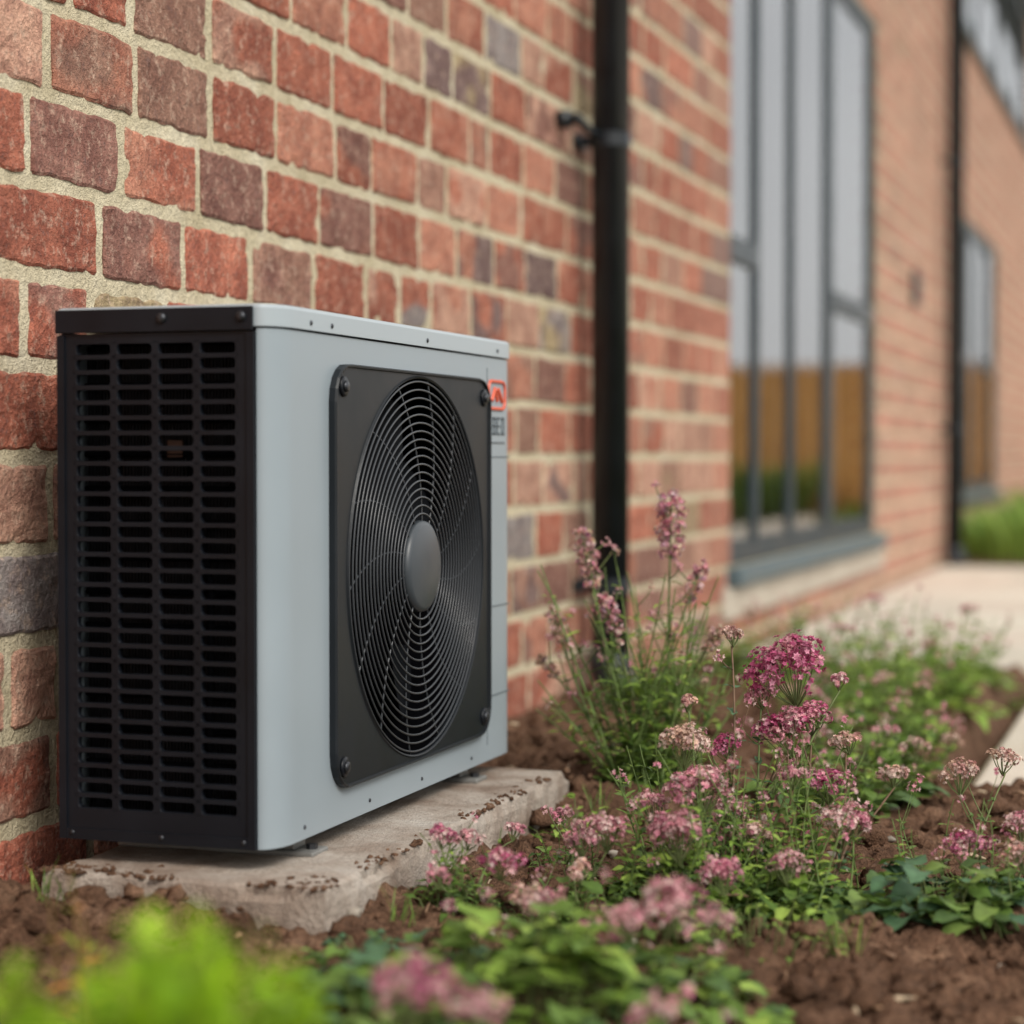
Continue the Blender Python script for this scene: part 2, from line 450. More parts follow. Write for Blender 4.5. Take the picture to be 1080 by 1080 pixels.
for i in range(160):
    x=U(0.2,2.0); y=U(-1.0,3.0)
    if onslab(x,y) or (x>1.15 and y>1.7): continue
    g=U(.2,.5); clod(mb,x,y,U(.004,.010),I2,0,(g,g*.88,g*.72))
mb.obj('pebbles',[mat_leaf('pebble_stone',0.0)],None,True)
mb=MB()
for i in range(340):
    x=U(0.3,2.1); y=U(-0.9,2.6)
    if onslab(x,y) or (x>1.15 and y>1.7): continue
    z=soilh(x,y)+.006; a=U(0,6.28); L=U(.012,.06)
    c=random.choice([(0.24,0.14,0.08),(0.32,0.20,0.12),(0.15,0.085,0.05),(0.42,0.32,0.21)])
    p=Vector((x,y,z)); d=Vector((math.cos(a),math.sin(a),U(-.1,.35)))
    mb.tube([p,p+d*L*.5+Vector((0,0,U(0,.006))),p+d*L],[U(.001,.004),U(.0015,.005),.001],5,0,c)
mb.obj('bark_chips',[mat_leaf('bark',0.0)],None,True)

def rough_slab(name,x0,x1,y0,y1,z0,z1,mat,amp=0.006,st=0.02):
    mb=MB(); nx=int((x1-x0)/st); ny=int((y1-y0)/st); nz=6
    def disp(p):
        p=Vector(p); 
        n1=Vector((noise.noise(p*9),noise.noise(p*9+Vector((5,1,2))),noise.noise(p*7+Vector((9,3,1)))*0.35))*amp
        n2=Vector((noise.noise(p*40),noise.noise(p*40+Vector((5,1,2))),noise.noise(p*35)*0.5))*amp*.6
        ez=max(0,1-(z1-p.z)/.012); ex=max(0,1-min(p.x-x0,x1-p.x)/.012); ey=max(0,1-min(p.y-y0,y1-p.y)/.012)
        q=p+n1+n2
        chip=max(0,noise.noise(p*11)-.1)
        if ez>0: q.z-=0.004*max(ex,ey)*(1+7*chip)
        cx=(x0+x1)/2; cy=(y0+y1)/2
        if ez>0.5 and ex>0.5: q.x+= (1 if p.x<cx else -1)*(.003+.02*chip)
        if ez>0.5 and ey>0.5: q.y+= (1 if p.y<cy else -1)*(.003+.02*chip)
        return q
    def grid(f,nu,nv):
        vs=[disp(f(i/nu,j/nv)) for j in range(nv+1) for i in range(nu+1)]
        mb.add(vs,[(j*(nu+1)+i,j*(nu+1)+i+1,(j+1)*(nu+1)+i+1,(j+1)*(nu+1)+i) for j in range(nv) for i in range(nu)])
    grid(lambda u,v:(x0+(x1-x0)*u,y0+(y1-y0)*v,z1),nx,ny)
    grid(lambda u,v:(x0+(x1-x0)*u,y0,z0+(z1-z0)*v),nx,nz)
    grid(lambda u,v:(x1-(x1-x0)*u,y1,z0+(z1-z0)*v),nx,nz)
    grid(lambda u,v:(x1,y0+(y1-y0)*u,z0+(z1-z0)*v),ny,nz)
    grid(lambda u,v:(x0,y1-(y1-y0)*u,z0+(z1-z0)*v),ny,nz)
    return mb.obj(name,[mat],None,False)
rough_slab('stone_slab',SX0,SX1,SY0,SY1,0.05,0.190,STONE,0.006,0.011)

mb=MB()
def paving(x0,x1,y0,y1,sx,sy):
    y=y0
    while y<y1-.05:
        x=x0
        ye=min(y+sy,y1)
        while x<x1-.05:
            xe=min(x+sx,x1); k=U(.86,1.08); kk=U(.95,1.03)
            mb.box(x+.006,xe-.006,y+.006,ye-.006,-0.02,0.03+U(-.002,.002),0,(k,k*kk,k*kk*.98)); x=xe
        y=ye
paving(1.25,3.05,1.85,25.0,0.9,0.9)
paving(0.03,1.25,5.0,12.2,0.61,0.9)
o=mb.obj('paving_path',[PAVE],None,False); bevel(o,0.006,2)
mb=MB(); mb.box(0.03,1.24,4.99,12.2,-.04,0.018); mb.box(1.245,3.05,1.84,25,-.042,0.017)
mb.obj('path_bedding',[MORTAR],None,False)
mb=MB()
vs=[(x,y,0.03+0.03*noise.noise((x*6,y*6,3))+.02*noise.noise((x*20,y*20,3))) for y in np.arange(12.2,25,0.12) for x in np.arange(0.0,1.26,0.12)]
Wn=len(np.arange(0.0,1.26,0.12)); Hn=len(np.arange(12.2,25,0.12))
mb.add(vs,[(j*Wn+i,j*Wn+i+1,(j+1)*Wn+i+1,(j+1)*Wn+i) for j in range(Hn-1) for i in range(Wn-1)])
mb.obj('far_soil_bed',[SOIL],None,True)

mb=MB()
x=0.6
while x<14:
    k=U(.75,1.1); mb.box(x,x+.145,25.4,25.42,0.02,2.0+U(-.01,.01),0,(k,k,k)); x+=0.15
x=0.6
while x<14: mb.box(x,x+.1,25.421,25.5,0,2.05,0,(.8,.8,.8)); x+=1.8
mb.box(0.6,14,25.38,25.5,2.02,2.06,0,(.9,.9,.9))
mb.obj('wooden_fence',[WOOD],None,False)

# ------------------------------------------------------------------ heat pump
hp=empty('heat_pump')
XB,XS,XF=0.12,0.444,0.474
L=1.115; ZB,ZM,ZTOP=0.224,0.988,1.024
rx,ry=XF-XS,0.062
def prof(off=0.0,n=16):
    pts=[(XS+off*0.2,0.0-off)]
    for i in range(1,n+1):
        a=math.pi/2*i/n; pts.append((XS+(rx+off)*math.sin(a),ry-(ry+off)*math.cos(a)))
    for i in range(0,n+1):
        a=math.pi/2*i/n; pts.append((XS+(rx+off)*math.cos(a),L-ry+(ry+off)*math.sin(a)))
    pts.append((XB-off,L+off)); 
    return pts
mb=MB(); pr=prof(); n=16
cy,cz,RF=0.572,0.6125,0.328
def ribbon(pts):
    vs=[(p[0],p[1],z) for z in (ZB,ZM) for p in pts]; M=len(pts)
    mb.add(vs,[(i,i+1,M+i+1,M+i) for i in range(M-1)])
ribbon(pr[:n+1]); ribbon(pr[n+1:-1]); ribbon(pr[-2:])
ncorner=len(mb.f)-1
def polar_plate(mb,x,y0,y1,z0,z1,cy,cz,R,mat=0,rad=0.0,N=120,x_in=None):
    A=[2*math.pi*i/N for i in range(N)]
    if rad==0:
        for yy,zzz in ((y0,z0),(y1,z0),(y0,z1),(y1,z1)): A.append(math.atan2(zzz-cz,yy-cy)%(2*math.pi))
    A=sorted(A); n=len(A); vs=[]
    for a in A:
        ca,sa=math.cos(a),math.sin(a)
        vs.append((x if x_in is None else x_in,cy+R*ca,cz+R*sa))
        lo,hi=R*.9,2.0
        def inside(t):
            y=cy+t*ca; z=cz+t*sa
            if y<y0 or y>y1 or z<z0 or z>z1: return False
            if rad>0:
                qx=min(max(y,y0+rad),y1-rad); qz=min(max(z,z0+rad),z1-rad)
                return (y-qx)**2+(z-qz)**2<=rad*rad+1e-12
            return True
        for _ in range(40):
            m=(lo+hi)/2
            if inside(m): lo=m
            else: hi=m
        vs.append((x,cy+lo*ca,cz+lo*sa))
    mb.add(vs,[(2*i,2*i+1,2*((i+1)%n)+1,2*((i+1)%n)) for i in range(n)],mat)
    return [vs[2*i+1] for i in range(n)],[vs[2*i] for i in range(n)]
polar_plate(mb,XF,ry,L-ry,ZB,ZM,cy,cz,RF)
mb.add([(XB,0.004,ZB),(XB,L,ZB),(XB,L,ZM),(XB,0.004,ZM)],[(0,1,2,3)])
bot=[(p[0],p[1],ZB) for p in pr]+[(XB,0,ZB)]
mb.add(bot,[tuple(range(len(bot)))])
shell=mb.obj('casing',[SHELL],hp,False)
for i,p in enumerate(shell.data.polygons): p.use_smooth = i<ncorner
mb=MB(); pl=prof(0.004)
N=len(pl); full=pl+[(XB-.004,-.0)]
zsl=[ZM+.003,ZTOP-.006,ZTOP-.0015,ZTOP]; ins=[0,0,0.0018,0.006]
rings=[]
cxm,cym=0.29,L/2
for z,i_ in zip(zsl,ins):
    rings.append([(x-(i_ if x>cxm else -i_),y-(i_ if y>cym else -i_),z) for x,y in full])
vs=[p for r in rings for p in r]; M=len(full)
fs=[(a*M+i,a*M+(i+1)%M,(a+1)*M+(i+1)%M,(a+1)*M+i) for a in range(3) for i in range(M)]
fs.append(tuple(3*M+i for i in range(M))); fs.append(tuple(range(M-1,-1,-1)))
mb.add(vs,fs)
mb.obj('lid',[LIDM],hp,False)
mb=MB(); mb.box(XB-.004,XS-.002,-0.009,-0.0045,ZM-.003,ZTOP-.004)
bevel(mb.obj('side_top_band',[BLACK],hp,False),.0015)
def rr_pts(yc,zc,w,h,r,ns=4):
    pts=[]
    for (sx,sz,a0) in ((1,1,0),(-1,1,90),(-1,-1,180),(1,-1,270)):
        for i in range(ns+1):
            a=math.radians(a0+90*i/ns); pts.append((yc+sx*(w/2-r)+r*math.cos(a),zc+sz*(h/2-r)+r*math.sin(a)))
    return pts
gx0,gx1=0.143,0.417; gz0,gz1=0.268,0.972
NC,NR=4,31
pw=(gx1-gx0)/NC; ph=(gz1-gz0)/NR
mb=MB()
for i in range(NC):
    for j in range(NR):
        xc=gx0+pw*(i+.5); zc=gz0+ph*(j+.5)
        inner=rr_pts(xc,zc,pw-.0120,ph-.0072,0.0055)
        outer=[]
        for (px,pz) in inner:
            dx,dz=px-xc,pz-zc
            t=min((pw/2)/abs(dx) if abs(dx)>1e-9 else 9e9,(ph/2)/abs(dz) if abs(dz)>1e-9 else 9e9)
            outer.append((xc+dx*t,zc+dz*t))
        n_=len(inner)
        for q,(sx,sz) in zip((2,7,12,17),((1,1),(-1,1),(-1,-1),(1,-1))): outer[q]=(xc+sx*pw/2,zc+sz*ph/2)
        F=-0.003; vs=[(a,F,b) for a,b in outer]+[(xc+(a-xc)*1.03,F,zc+(b-zc)*1.06) for a,b in inner]+[(a,F+.0015,b) for a,b in inner]+[(a,F+.010,b) for a,b in inner]
        fs=[]
        for lv in range(3):
            for q in range(n_): fs.append((lv*n_+q,lv*n_+(q+1)%n_,(lv+1)*n_+(q+1)%n_,(lv+1)*n_+q))
        mb.add(vs,fs)
F=-.003
mb.box(XB,gx0,F,0.006,ZB,ZM-.004); mb.box(gx1,XS-.001,F,.006,ZB,ZM-.004)
mb.box(gx0,gx1,F,.006,ZB,gz0); mb.box(gx0,gx1,F,.006,gz1,ZM-.004)
mb.box(XB-.002,XB+.010,-.007,F,ZB,ZM-.006); mb.box(XS-.013,XS-.001,-.007,F,ZB,ZM-.006)
mb.box(XB+.010,XS-.013,-.0065,F,ZB,ZB+.016)
mb.obj('side_grille',[BLACK],hp,False)
mb=MB()
k=0; x=XB+.02
while x<XS-.02:
    mb.box(x,x+.0012,0.045,0.07,ZB+.02,ZM-.02,0); x+=0.0055
for z in np.arange(ZB+.06,ZM-.03,0.052): mb.tube([(XB+.02,.04,z),(XS-.03,.04,z)],.0045,8,1)
mb.box(XB+.16,XB+.185,.036,.04,0.80,0.825,2); mb.box(XB+.04,XB+.12,.028,.04,0.74,0.752,1)
mb.tube([(XB+.23,.03,ZB+.05),(XB+.235,.03,.6),(XB+.2,.03,.8)],.006,8,1)
mb.box(XB+.01,XS-.01,0.075,0.08,ZB+.01,ZM-.01,1)
mb.obj('coil',[FIN,DARK,COPPER],hp,False)
mb=MB()
def screw(c,ax,r):
    c=Vector(c); a=Vector(ax)
    mb.tube([c,c+a*r*.45,c+a*r*.75,c+a*r*.8],[r,r*.97,r*.6,r*.05],14)
for x in (XB+.175,XS-.02): screw((x,-.0085,1.005),(0,-1,0),.008)
for x in (XB+.02,XB+.17,XS-.02): screw((x,-.006,ZB+.010),(0,-1,0),.004)
for y in (0.12,0.20,0.62,1.0): screw((XF+.003,y,ZTOP-.022),(1,0,0),.0042)
for y in (0.10,0.36,0.60,0.86): screw((XF,y,ZB+.018),(1,0,0),.0032)
mb.obj('screws',[SCREW],hp,True)
sy0,sy1,sz0,sz1=0.196,0.940,0.279,0.946
mb=MB()
XP=XF+.009; RH=RF-.002
out,inn=polar_plate(mb,XP,sy0+.006,sy1-.006,sz0+.006,sz1-.006,cy,cz,RH,0,0.05,160)
def loop_rr(y0,y1,z0,z1,rad,x):
    res=[]
    for p in out:
        a=math.atan2(p[2]-cz,p[1]-cy); ca,sa=math.cos(a),math.sin(a); lo,hi=0.2,1.0
        for _ in range(40):
            m=(lo+hi)/2; y=cy+m*ca; z=cz+m*sa
            qx=min(max(y,y0+rad),y1-rad); qz=min(max(z,z0+rad),z1-rad)
            ok=y0<=y<=y1 and z0<=z<=z1 and (y-qx)**2+(z-qz)**2<=rad*rad+1e-12
            if ok: lo=m
            else: hi=m
        res.append((x,cy+lo*ca,cz+lo*sa))
    return res
loops=[out,loop_rr(sy0+.0048,sy1-.0048,sz0+.0048,sz1-.0048,.052,XP+.004),loop_rr(sy0+.0022,sy1-.0022,sz0+.0022,sz1-.0022,.055,XP+.0045),loop_rr(sy0,sy1,sz0,sz1,.058,XP+.001),loop_rr(sy0,sy1,sz0,sz1,.058,XF-.001)]
M=len(out)
for A_,B_ in zip(loops,loops[1:]):
    mb.add(list(A_)+list(B_),[(i,(i+1)%M,M+(i+1)%M,M+i) for i in range(M)])
duct=[]
for (xx,rr) in ((XP,RH),(XP+.003,RH-.0015),(XP+.001,RH-.004),(XP-.010,RH-.005)):
    duct.append([(xx,cy+rr*math.cos(2*math.pi*i/120),cz+rr*math.sin(2*math.pi*i/120)) for i in range(120)])
for A_,B_ in zip(duct,duct[1:]): mb.add(A_+B_,[(i,120+i,120+(i+1)%120,(i+1)%120) for i in range(120)])
d2_=[]
for (xx,rr) in ((XP-.010,RH-.005),(XP-.18,RH-.002),(XP-.181,.01)):
    d2_.append([(xx,cy+rr*math.cos(2*math.pi*i/60),cz+rr*math.sin(2*math.pi*i/60)) for i in range(60)])
for A_,B_ in zip(d2_,d2_[1:]): mb.add(A_+B_,[(i,60+i,60+(i+1)%60,(i+1)%60) for i in range(60)],1)
o=mb.obj('fan_surround',[FANP,DARK],hp,False)
mb=MB()
for (y,z) in ((sy0+.036,sz1-.036),(sy1-.036,sz1-.036),(sy0+.036,sz0+.036),(sy1-.036,sz0+.036)):
    mb.tube([(XP,y,z),(XP+.004,y,z),(XP+.0045,y,z)],[.0165,.0155,.008],18,1); mb.tube([(XP+.004,y,z),(XP+.0085,y,z),(XP+.009,y,z)],[.0095,.008,.003],14)
mb.obj('surround_screws',[SCREW,BLACK],hp,True)
mb=MB(); Rmax=RH-.006; nr=17
def gx(r): return XP-.001+.004*(1-(r/Rmax)**2)
for i in range(nr):
    r=0.080+(Rmax-.080)*(i+0.75)/nr
    pts=[(gx(r),cy+r*math.cos(2*math.pi*k/110),cz+r*math.sin(2*math.pi*k/110)) for k in range(110)]
    mb.tube(pts,0.00185,7,0,(1,1,1),closed=True)
for s in range(14):
    a0=2*math.pi*s/14+0.15; pts=[]
    for k in range(18):
        t=k/17; r=.07+(Rmax+.006-.07)*t; a=a0+0.40*t**1.2
        pts.append((gx(r)-.0026,cy+r*math.cos(a),cz+r*math.sin(a)))
    mb.tube(pts,0.0018,6)
mb.obj('wire_grille',[WIRE],hp,True)
mb=MB()
mb.tube([(gx(0)-.014,cy,cz),(gx(0)-.002,cy,cz),(gx(0)+.004,cy,cz),(gx(0)+.008,cy,cz),(gx(0)+.0085,cy,cz)],[.079,.079,.077,.070,.01],56)
o=mb.obj('grille_hub',[HUB],hp,True)
mb=MB()
for s in range(5):
    a0=2*math.pi*s/5; nu,nv=10,8; vs=[]
    for j in range(nv+1):
        r=0.06+(RF-.035-.06)*j/nv
        span=0.50+0.16*(j/nv)
        for i in range(nu+1):
            u=i/nu; a=a0+span*(u-.5)+0.35*(j/nv)**1.3; x=XP-.095-.07*(u-.5)*(1.1-0.4*j/nv)+.008*math.sin(u*math.pi)
            vs.append((x,cy+r*math.cos(a),cz+r*math.sin(a)))
    mb.add(vs,[(j*(nu+1)+i,j*(nu+1)+i+1,(j+1)*(nu+1)+i+1,(j+1)*(nu+1)+i) for j in range(nv) for i in range(nu)])
mb.tube([(XP-.11,cy,cz),(XP-.05,cy,cz),(XP-.04,cy,cz)],[.07,.065,.04],32)
mb.obj('fan',[simple('fan_plastic',(0.006,0.007,0.009),0.65,spec=.1)],hp,True)
mb=MB()
for z in (0.80,0.515,0.345): mb.box(XF-.0005,XF+.0006,sy1+.012,L-.03,z-.0012,z+.0012)
mb.box(XF-.0005,XF+.0006,sy1+.010,sy1+.0125,ZB+.03,ZM-.02)
mb.obj('panel_seams',[BADGEG],hp,False)
mb=MB()
yb,zb=1.005,0.918
p=rr_pts(yb,zb,0.096,0.052,0.015,5)
mb.tube([(XF+.001,a,b) for a,b in p],0.0034,6,0,closed=True)
mb.tube([(XF+.001,yb-.030,zb-.011),(XF+.001,yb-.014,zb+.012),(XF+.001,yb+.002,zb-.011)],.0044,6,0)
mb.tube([(XF+.001,yb+.006,zb+.012),(XF+.001,yb+.022,zb-.004),(XF+.001,yb+.032,zb-.012)],.0044,6,0)
def seg(y,z,w,h): mb.box(XF+.0004,XF+.0012,y,y+w,z,z+h,1)
y=yb-.047
for k,ch in enumerate('EBSO'):
    w=.0175; z=.842; t=.0042; h=.034
    seg(y,z,t,h); seg(y,z,w,t); seg(y,z+h-t,w,t)
    if ch!='O': seg(y,z+h/2-t/2,w,t)
    if ch in 'BO': seg(y+w-t,z,t,h)
    y+=.0255
mb.box(XF+.0003,XF+.0012,yb-.047,yb+.048,.826,.829,1)
mb.obj('badge',[ORANGE,BADGEG],hp,False)
for nm,y in (('foot_1',0.16),('foot_2',0.92)):
    mb=MB()
    mb.box(XB+.02,0.475,y-.03,y+.03,0.189,0.198); mb.box(XB+.03,0.44,y-.022,y+.022,0.198,0.2235)
    o=mb.obj(nm,[STEEL],hp,False); bevel(o,.003)
    mb=MB(); mb.tube([(0.46,y,0.198),(0.46,y,0.206)],.009,6); mb.obj(nm+'_bolt',[SCREW],hp,False)

# ------------------------------------------------------------------ plants
def leaf(mb,base,d,L,W,col,droop=0.3,kind=0,mat=0,fold=0.18,n=5):
    d=Vector(d).normalized(); up=Vector((0,0,1))
    side=d.cross(up)
    if side.length<0.05: side=Vector((1,0,0))
    side.normalize(); side=(side+Vector((0,0,U(-.35,.35)))).normalized(); nn=side.cross(d).normalized()
    vs=[];cc=[]
    for i in range(n+1):
        t=i/n
        if kind==0: w=math.sin(math.pi*min(1,t*0.97+0.03))**0.9*(1-0.25*t)
        elif kind==1: w=math.sin(math.pi*(0.06+0.94*t)**0.75)**0.6
        else: w=math.sin(math.pi*(0.05+0.95*t)**1.3)**0.7
        if t==1: w=0.02
        c=Vector(base)+d*L*t+Vector((0,0,-droop*L*t*t))
        k=W*w/2; z=nn*(fold*k)
        wav=nn*(0.08*W*math.sin(t*9+base[0]*90))
        vs+=[c-side*k+z+wav,c,c+side*k+z-wav]
        s=1+0.15*t
        cc+=[tuple(q*s for q in col),tuple(q*1.25 for q in col),tuple(q*s*.95 for q in col)]
    fs=[]
    for i in range(n):
        a=3*i; fs+=[(a,a+1,a+4,a+3),(a+1,a+2,a+5,a+4)]
    mb.add(vs,fs,mat,cc)
def bez(p0,p1,p2,n=9):
    p0,p1,p2=Vector(p0),Vector(p1),Vector(p2)
    return [p0*(1-t)**2+p1*2*t*(1-t)+p2*t*t for t in [i/(n-1) for i in range(n)]]
MAG=[(0.52,0.10,0.22),(0.60,0.17,0.30),(0.66,0.27,0.38),(0.42,0.06,0.16)]
PNK=[(0.70,0.32,0.37),(0.76,0.45,0.46),(0.64,0.24,0.32),(0.80,0.58,0.54)]
PAL=[(0.74,0.50,0.44),(0.78,0.58,0.50),(0.62,0.33,0.30),(0.66,0.44,0.33)]
GRN=[(0.085,0.150,0.030),(0.115,0.19,0.040),(0.07,0.125,0.038),(0.15,0.225,0.055)]
BRI=[(0.19,0.30,0.050),(0.26,0.37,0.07),(0.15,0.25,0.045)]
BLU=[(0.08,0.155,0.080),(0.10,0.19,0.10),(0.06,0.125,0.06)]
STC=(0.17,0.21,0.08)
def floret(mb,c,nrm,s,col):
    nrm=Vector(nrm).normalized(); a=nrm.cross(Vector((0.3,0.9,0.2))).normalized(); b=nrm.cross(a)
    ph=U(0,6.28); vs=[Vector(c)-nrm*s*.3]; cc=[tuple(q*.55 for q in col)]
    for i in range(10):
        r=s*(1.0 if i%2==0 else 0.48)*U(.85,1.15); an=ph+i*math.pi/5
        vs.append(Vector(c)+(a*math.cos(an)+b*math.sin(an))*r+nrm*s*(0.28 if i%2==0 else .05)); cc.append(col)
    mb.add(vs,[(0,i+1,(i+1)%10+1) for i in range(10)],1,cc)
def umbel(mb,c,r,pal,tilt=(0,0,1),dens=1.0,stemcol=STC):
    c=Vector(c); up=(Vector(tilt)+Vector((U(-.25,.25),U(-.25,.25),0))).normalized()
    a=up.cross(Vector((0.2,1,0.1))).normalized(); b=up.cross(a)
    base=c-up*r*1.1; sq=U(.75,1.1)
    nsub=max(5,int(15*dens*min(1.3,r/.04)))
    for k in range(nsub):
        f=math.sqrt((k+.5)/nsub); an=k*2.39996+U(-.3,.3)
        sc=c+(a*math.cos(an)*sq+b*math.sin(an))*r*f*U(.8,1.18)+up*r*(0.42*(1-f*f)+U(-.22,.16))
        mb.tube([base,base*.4+sc*.6-up*r*.12,sc],[.0012,.0009,.0007],4,0,stemcol,cap=False)
        rs=r*U(.22,.46); cpal=random.choice(pal)
        nf=int(15+11*dens)
        for q in range(nf):
            v=Vector((random.gauss(0,1),random.gauss(0,1),random.gauss(0,1)+0.5)).normalized()
            p=sc+v*rs*U(.65,1.05)
            cl=random.choice(pal) if R()<.4 else cpal; kk=U(.75,1.2)
            floret(mb,p,v+Vector((0,0,.2)),max(.0034,min(.0060,r*.11))*U(.8,1.25),tuple(min(.85,x*kk) for x in cl))
def stemmed(mb,base,head,thick=.0022,leaves=6,lL=.035,lW=.012,pal=GRN,kind=0,col=STC,bend=None,side=2,spal=PNK,sway=.03):
    b=Vector(base); h=Vector(head); mid=(b+h)/2+Vector((U(-sway,sway),U(-sway,sway),U(0,.03)))
    if bend: mid+=Vector(bend)
    pts=bez(b,mid,h,11)
    mb.tube(pts,[thick*(1-.5*i/10) for i in range(11)],6,0,col,cap=False)
    for k in range(leaves):
        t=(k+.6)/(leaves+.5)*.92; i=int(t*10); p=pts[i].lerp(pts[i+1],t*10-i)
        for s in (0,1):
            an=k*1.9+s*math.pi+U(-.4,.4); g=(1-.55*t)*U(.7,1.2)
            leaf(mb,p,(math.cos(an),math.sin(an),U(.2,.8)),lL*g,lW*g,random.choice(pal),U(.1,.5),kind)
    for k in range(side):
        i=random.randint(4,9); p=pts[i]; an=U(0,6.28); e=p+Vector((math.cos(an)*U(.02,.055),math.sin(an)*U(.02,.055),U(.02,.08)))
        mb.tube(bez(p,(p+e)/2+Vector((0,0,-.01)),e,5),[thick*.5,thick*.45,thick*.4,thick*.35,thick*.3],4,0,col,cap=False)
        for q in range(random.randint(5,11)):
            v=Vector((random.gauss(0,1),random.gauss(0,1),random.gauss(0,1)+.6)).normalized(); floret(mb,e+v*.009*U(.4,1.3),v,.0046,random.choice(spal))
        leaf(mb,p,(math.cos(an),math.sin(an),.4),lL*.5,lW*.5,random.choice(pal),.2,kind)
def spike(mb,base,top,n=70,L=.13,pal=PNK,w=.016,**k):
    stemmed(mb,base,top,**k); b=Vector(base); t=Vector(top); d=(t-b).normalized()
    nb=max(4,int(L/.012)); per=max(8,int(n/nb*2.0))
    for q in range(nb):
        f=(q/nb)**1.15; ww=w*(.45+.75*math.sin(math.pi*min(1,.18+f*.8)))
        for m in range(3 if q else 1):
            an=q*1.3+m*2.1+U(-.4,.4); cc_=t-d*L*f+Vector((math.cos(an)*ww*.75,math.sin(an)*ww*.75,U(-.003,.005)))*(1 if q else .2)
            mb.tube([t-d*(L*f+.012),cc_],.0009,4,0,STC,cap=False)
            for _ in range(per//2):
                v=Vector((random.gauss(0,1),random.gauss(0,1),random.gauss(0,1)+.4)).normalized(); cl=random.choice(pal)
                floret(mb,cc_+v*w*.42*U(.5,1.1),v,U(.0048,.0070),tuple(min(.85,x*U(.8,1.15)) for x in cl))
def rosette(mb,c,rad,n,L,W,pal,kind=1,h=.06,stem=True):
    c=Vector(c)
    for i in range(n):
        an=U(0,6.28); f=math.sqrt(R()); q=c+Vector((math.cos(an)*rad*f,math.sin(an)*rad*f,0)); q.z=soilh(q.x,q.y,False)
        if onslab(q.x,q.y): continue
        a2=an+U(-1,1); top=q+Vector((math.cos(a2)*.015,math.sin(a2)*.015,h*(1.15-f*.8)*U(.3,1.15)))
        if stem: mb.tube([q,q.lerp(top,.5)+Vector((0,0,.006)),top],[.0013,.0011,.0009],4,0,(0.16,0.19,0.07),cap=False)
        g=U(.5,1.25)
        leaf(mb,top,(math.cos(a2),math.sin(a2),U(-.1,.6)),L*g,W*g,random.choice(pal),U(.1,.6),kind)
        if R()<.5: 
            a3=a2+U(1.5,2.6); leaf(mb,top,(math.cos(a3),math.sin(a3),U(0,.5)),L*g*.8,W*g*.8,random.choice(pal),.3,kind)
def plant(name,mb): return mb.obj(name,[LEAF,PETAL],None,True)
def gz(x,y): return soilh(x,y,False)-.005

mb=MB(); B=(0.72,1.20)
def bs(j=.05): 
    x=B[0]+U(-j,j); y=B[1]+U(-j,j); return (x,y,gz(x,y))
TL=dict(thick=.0036,sway=.02)
spike(mb,bs(),(0.766,1.217,.725),n=150,L=.13,w=.026,leaves=11,lL=.055,lW=.013,side=8,pal=PNK+PNK+MAG[2:3],**TL)
spike(mb,bs(),(0.598,1.162,.655),n=100,L=.12,w=.019,leaves=10,lL=.055,lW=.012,side=8,pal=PAL+PNK,bend=(-.02,0,.02),**TL)
spike(mb,bs(),(0.655,1.12,.530),n=60,L=.09,w=.017,leaves=10,lL=.055,lW=.012,side=5,pal=PNK,**TL)
spike(mb,bs(),(0.54,1.15,.50),n=50,L=.08,w=.015,leaves=10,lL=.055,lW=.012,side=6,pal=PAL,**TL)
spike(mb,bs(),(0.82,1.26,.59),n=50,L=.09,w=.015,leaves=9,lL=.05,lW=.012,side=6,pal=PNK,**TL)
spike(mb,bs(),(0.87,1.18,.47),n=40,L=.06,w=.014,leaves=8,lL=.05,lW=.012,side=5,pal=PAL,**TL)
spike(mb,bs(),(0.50,1.20,.40),n=36,L=.06,w=.012,leaves=8,lL=.05,lW=.012,side=4,pal=PAL,**TL)
for i in range(54):
    b=bs(.07); t=Vector(b)+Vector((U(-.19,.16),U(-.12,.12),U(.12,.44)))
    stemmed(mb,b,t,.0024,10,.058,.014,random.choice([GRN,BRI,BRI]),0,(0.18,0.26,0.08),side=1 if R()<.4 else 0,spal=PAL)
plant('tall_flowering_plant',mb)
heads=[((1.116,.595,.458),.066,MAG+PNK[:1]),((1.028,.566,.509),.018,PAL),((.982,.446,.346),.040,PAL),((1.023,.354,.287),.048,PNK),((1.032,.515,.334),.028,MAG),
((.937,.379,.256),.030,PNK),((1.196,.516,.281),.034,MAG+PNK),((1.113,.59,.355),.046,PNK+MAG),((1.15,.62,.375),.032,MAG+PNK),
((1.24,.425,.239),.038,PNK),((1.097,.168,.196),.03,MAG+PNK),((1.011,.245,.239),.044,PNK),((1.05,.42,.25),.03,PNK),((1.10,.40,.215),.03,PAL),((1.15,.46,.30),.02,PNK),((1.07,.60,.41),.024,PNK),((1.17,.30,.19),.03,PNK),((1.0,.5,.29),.022,PAL),
((1.21,.60,.34),.022,PAL),((1.30,.52,.30),.020,PAL),((.96,.55,.40),.016,PAL),((1.19,.66,.43),.016,PNK)]
mb=MB()
for i,(h,r,pal) in enumerate(heads):
    b=(1.08+U(-.09,.09)+(h[0]-1.08)*.3,.42+U(-.09,.09)+(h[1]-.42)*.3,0); b=(b[0],b[1],gz(b[0],b[1]))
    stemmed(mb,b,(h[0],h[1],h[2]-r*1.0),.0030,8,.042,.020,random.choice([GRN,GRN,BLU,BRI]),1,random.choice([(0.17,.22,.08),(.22,.14,.09)]),side=2)
    umbel(mb,h,r,pal,dens=1.2)
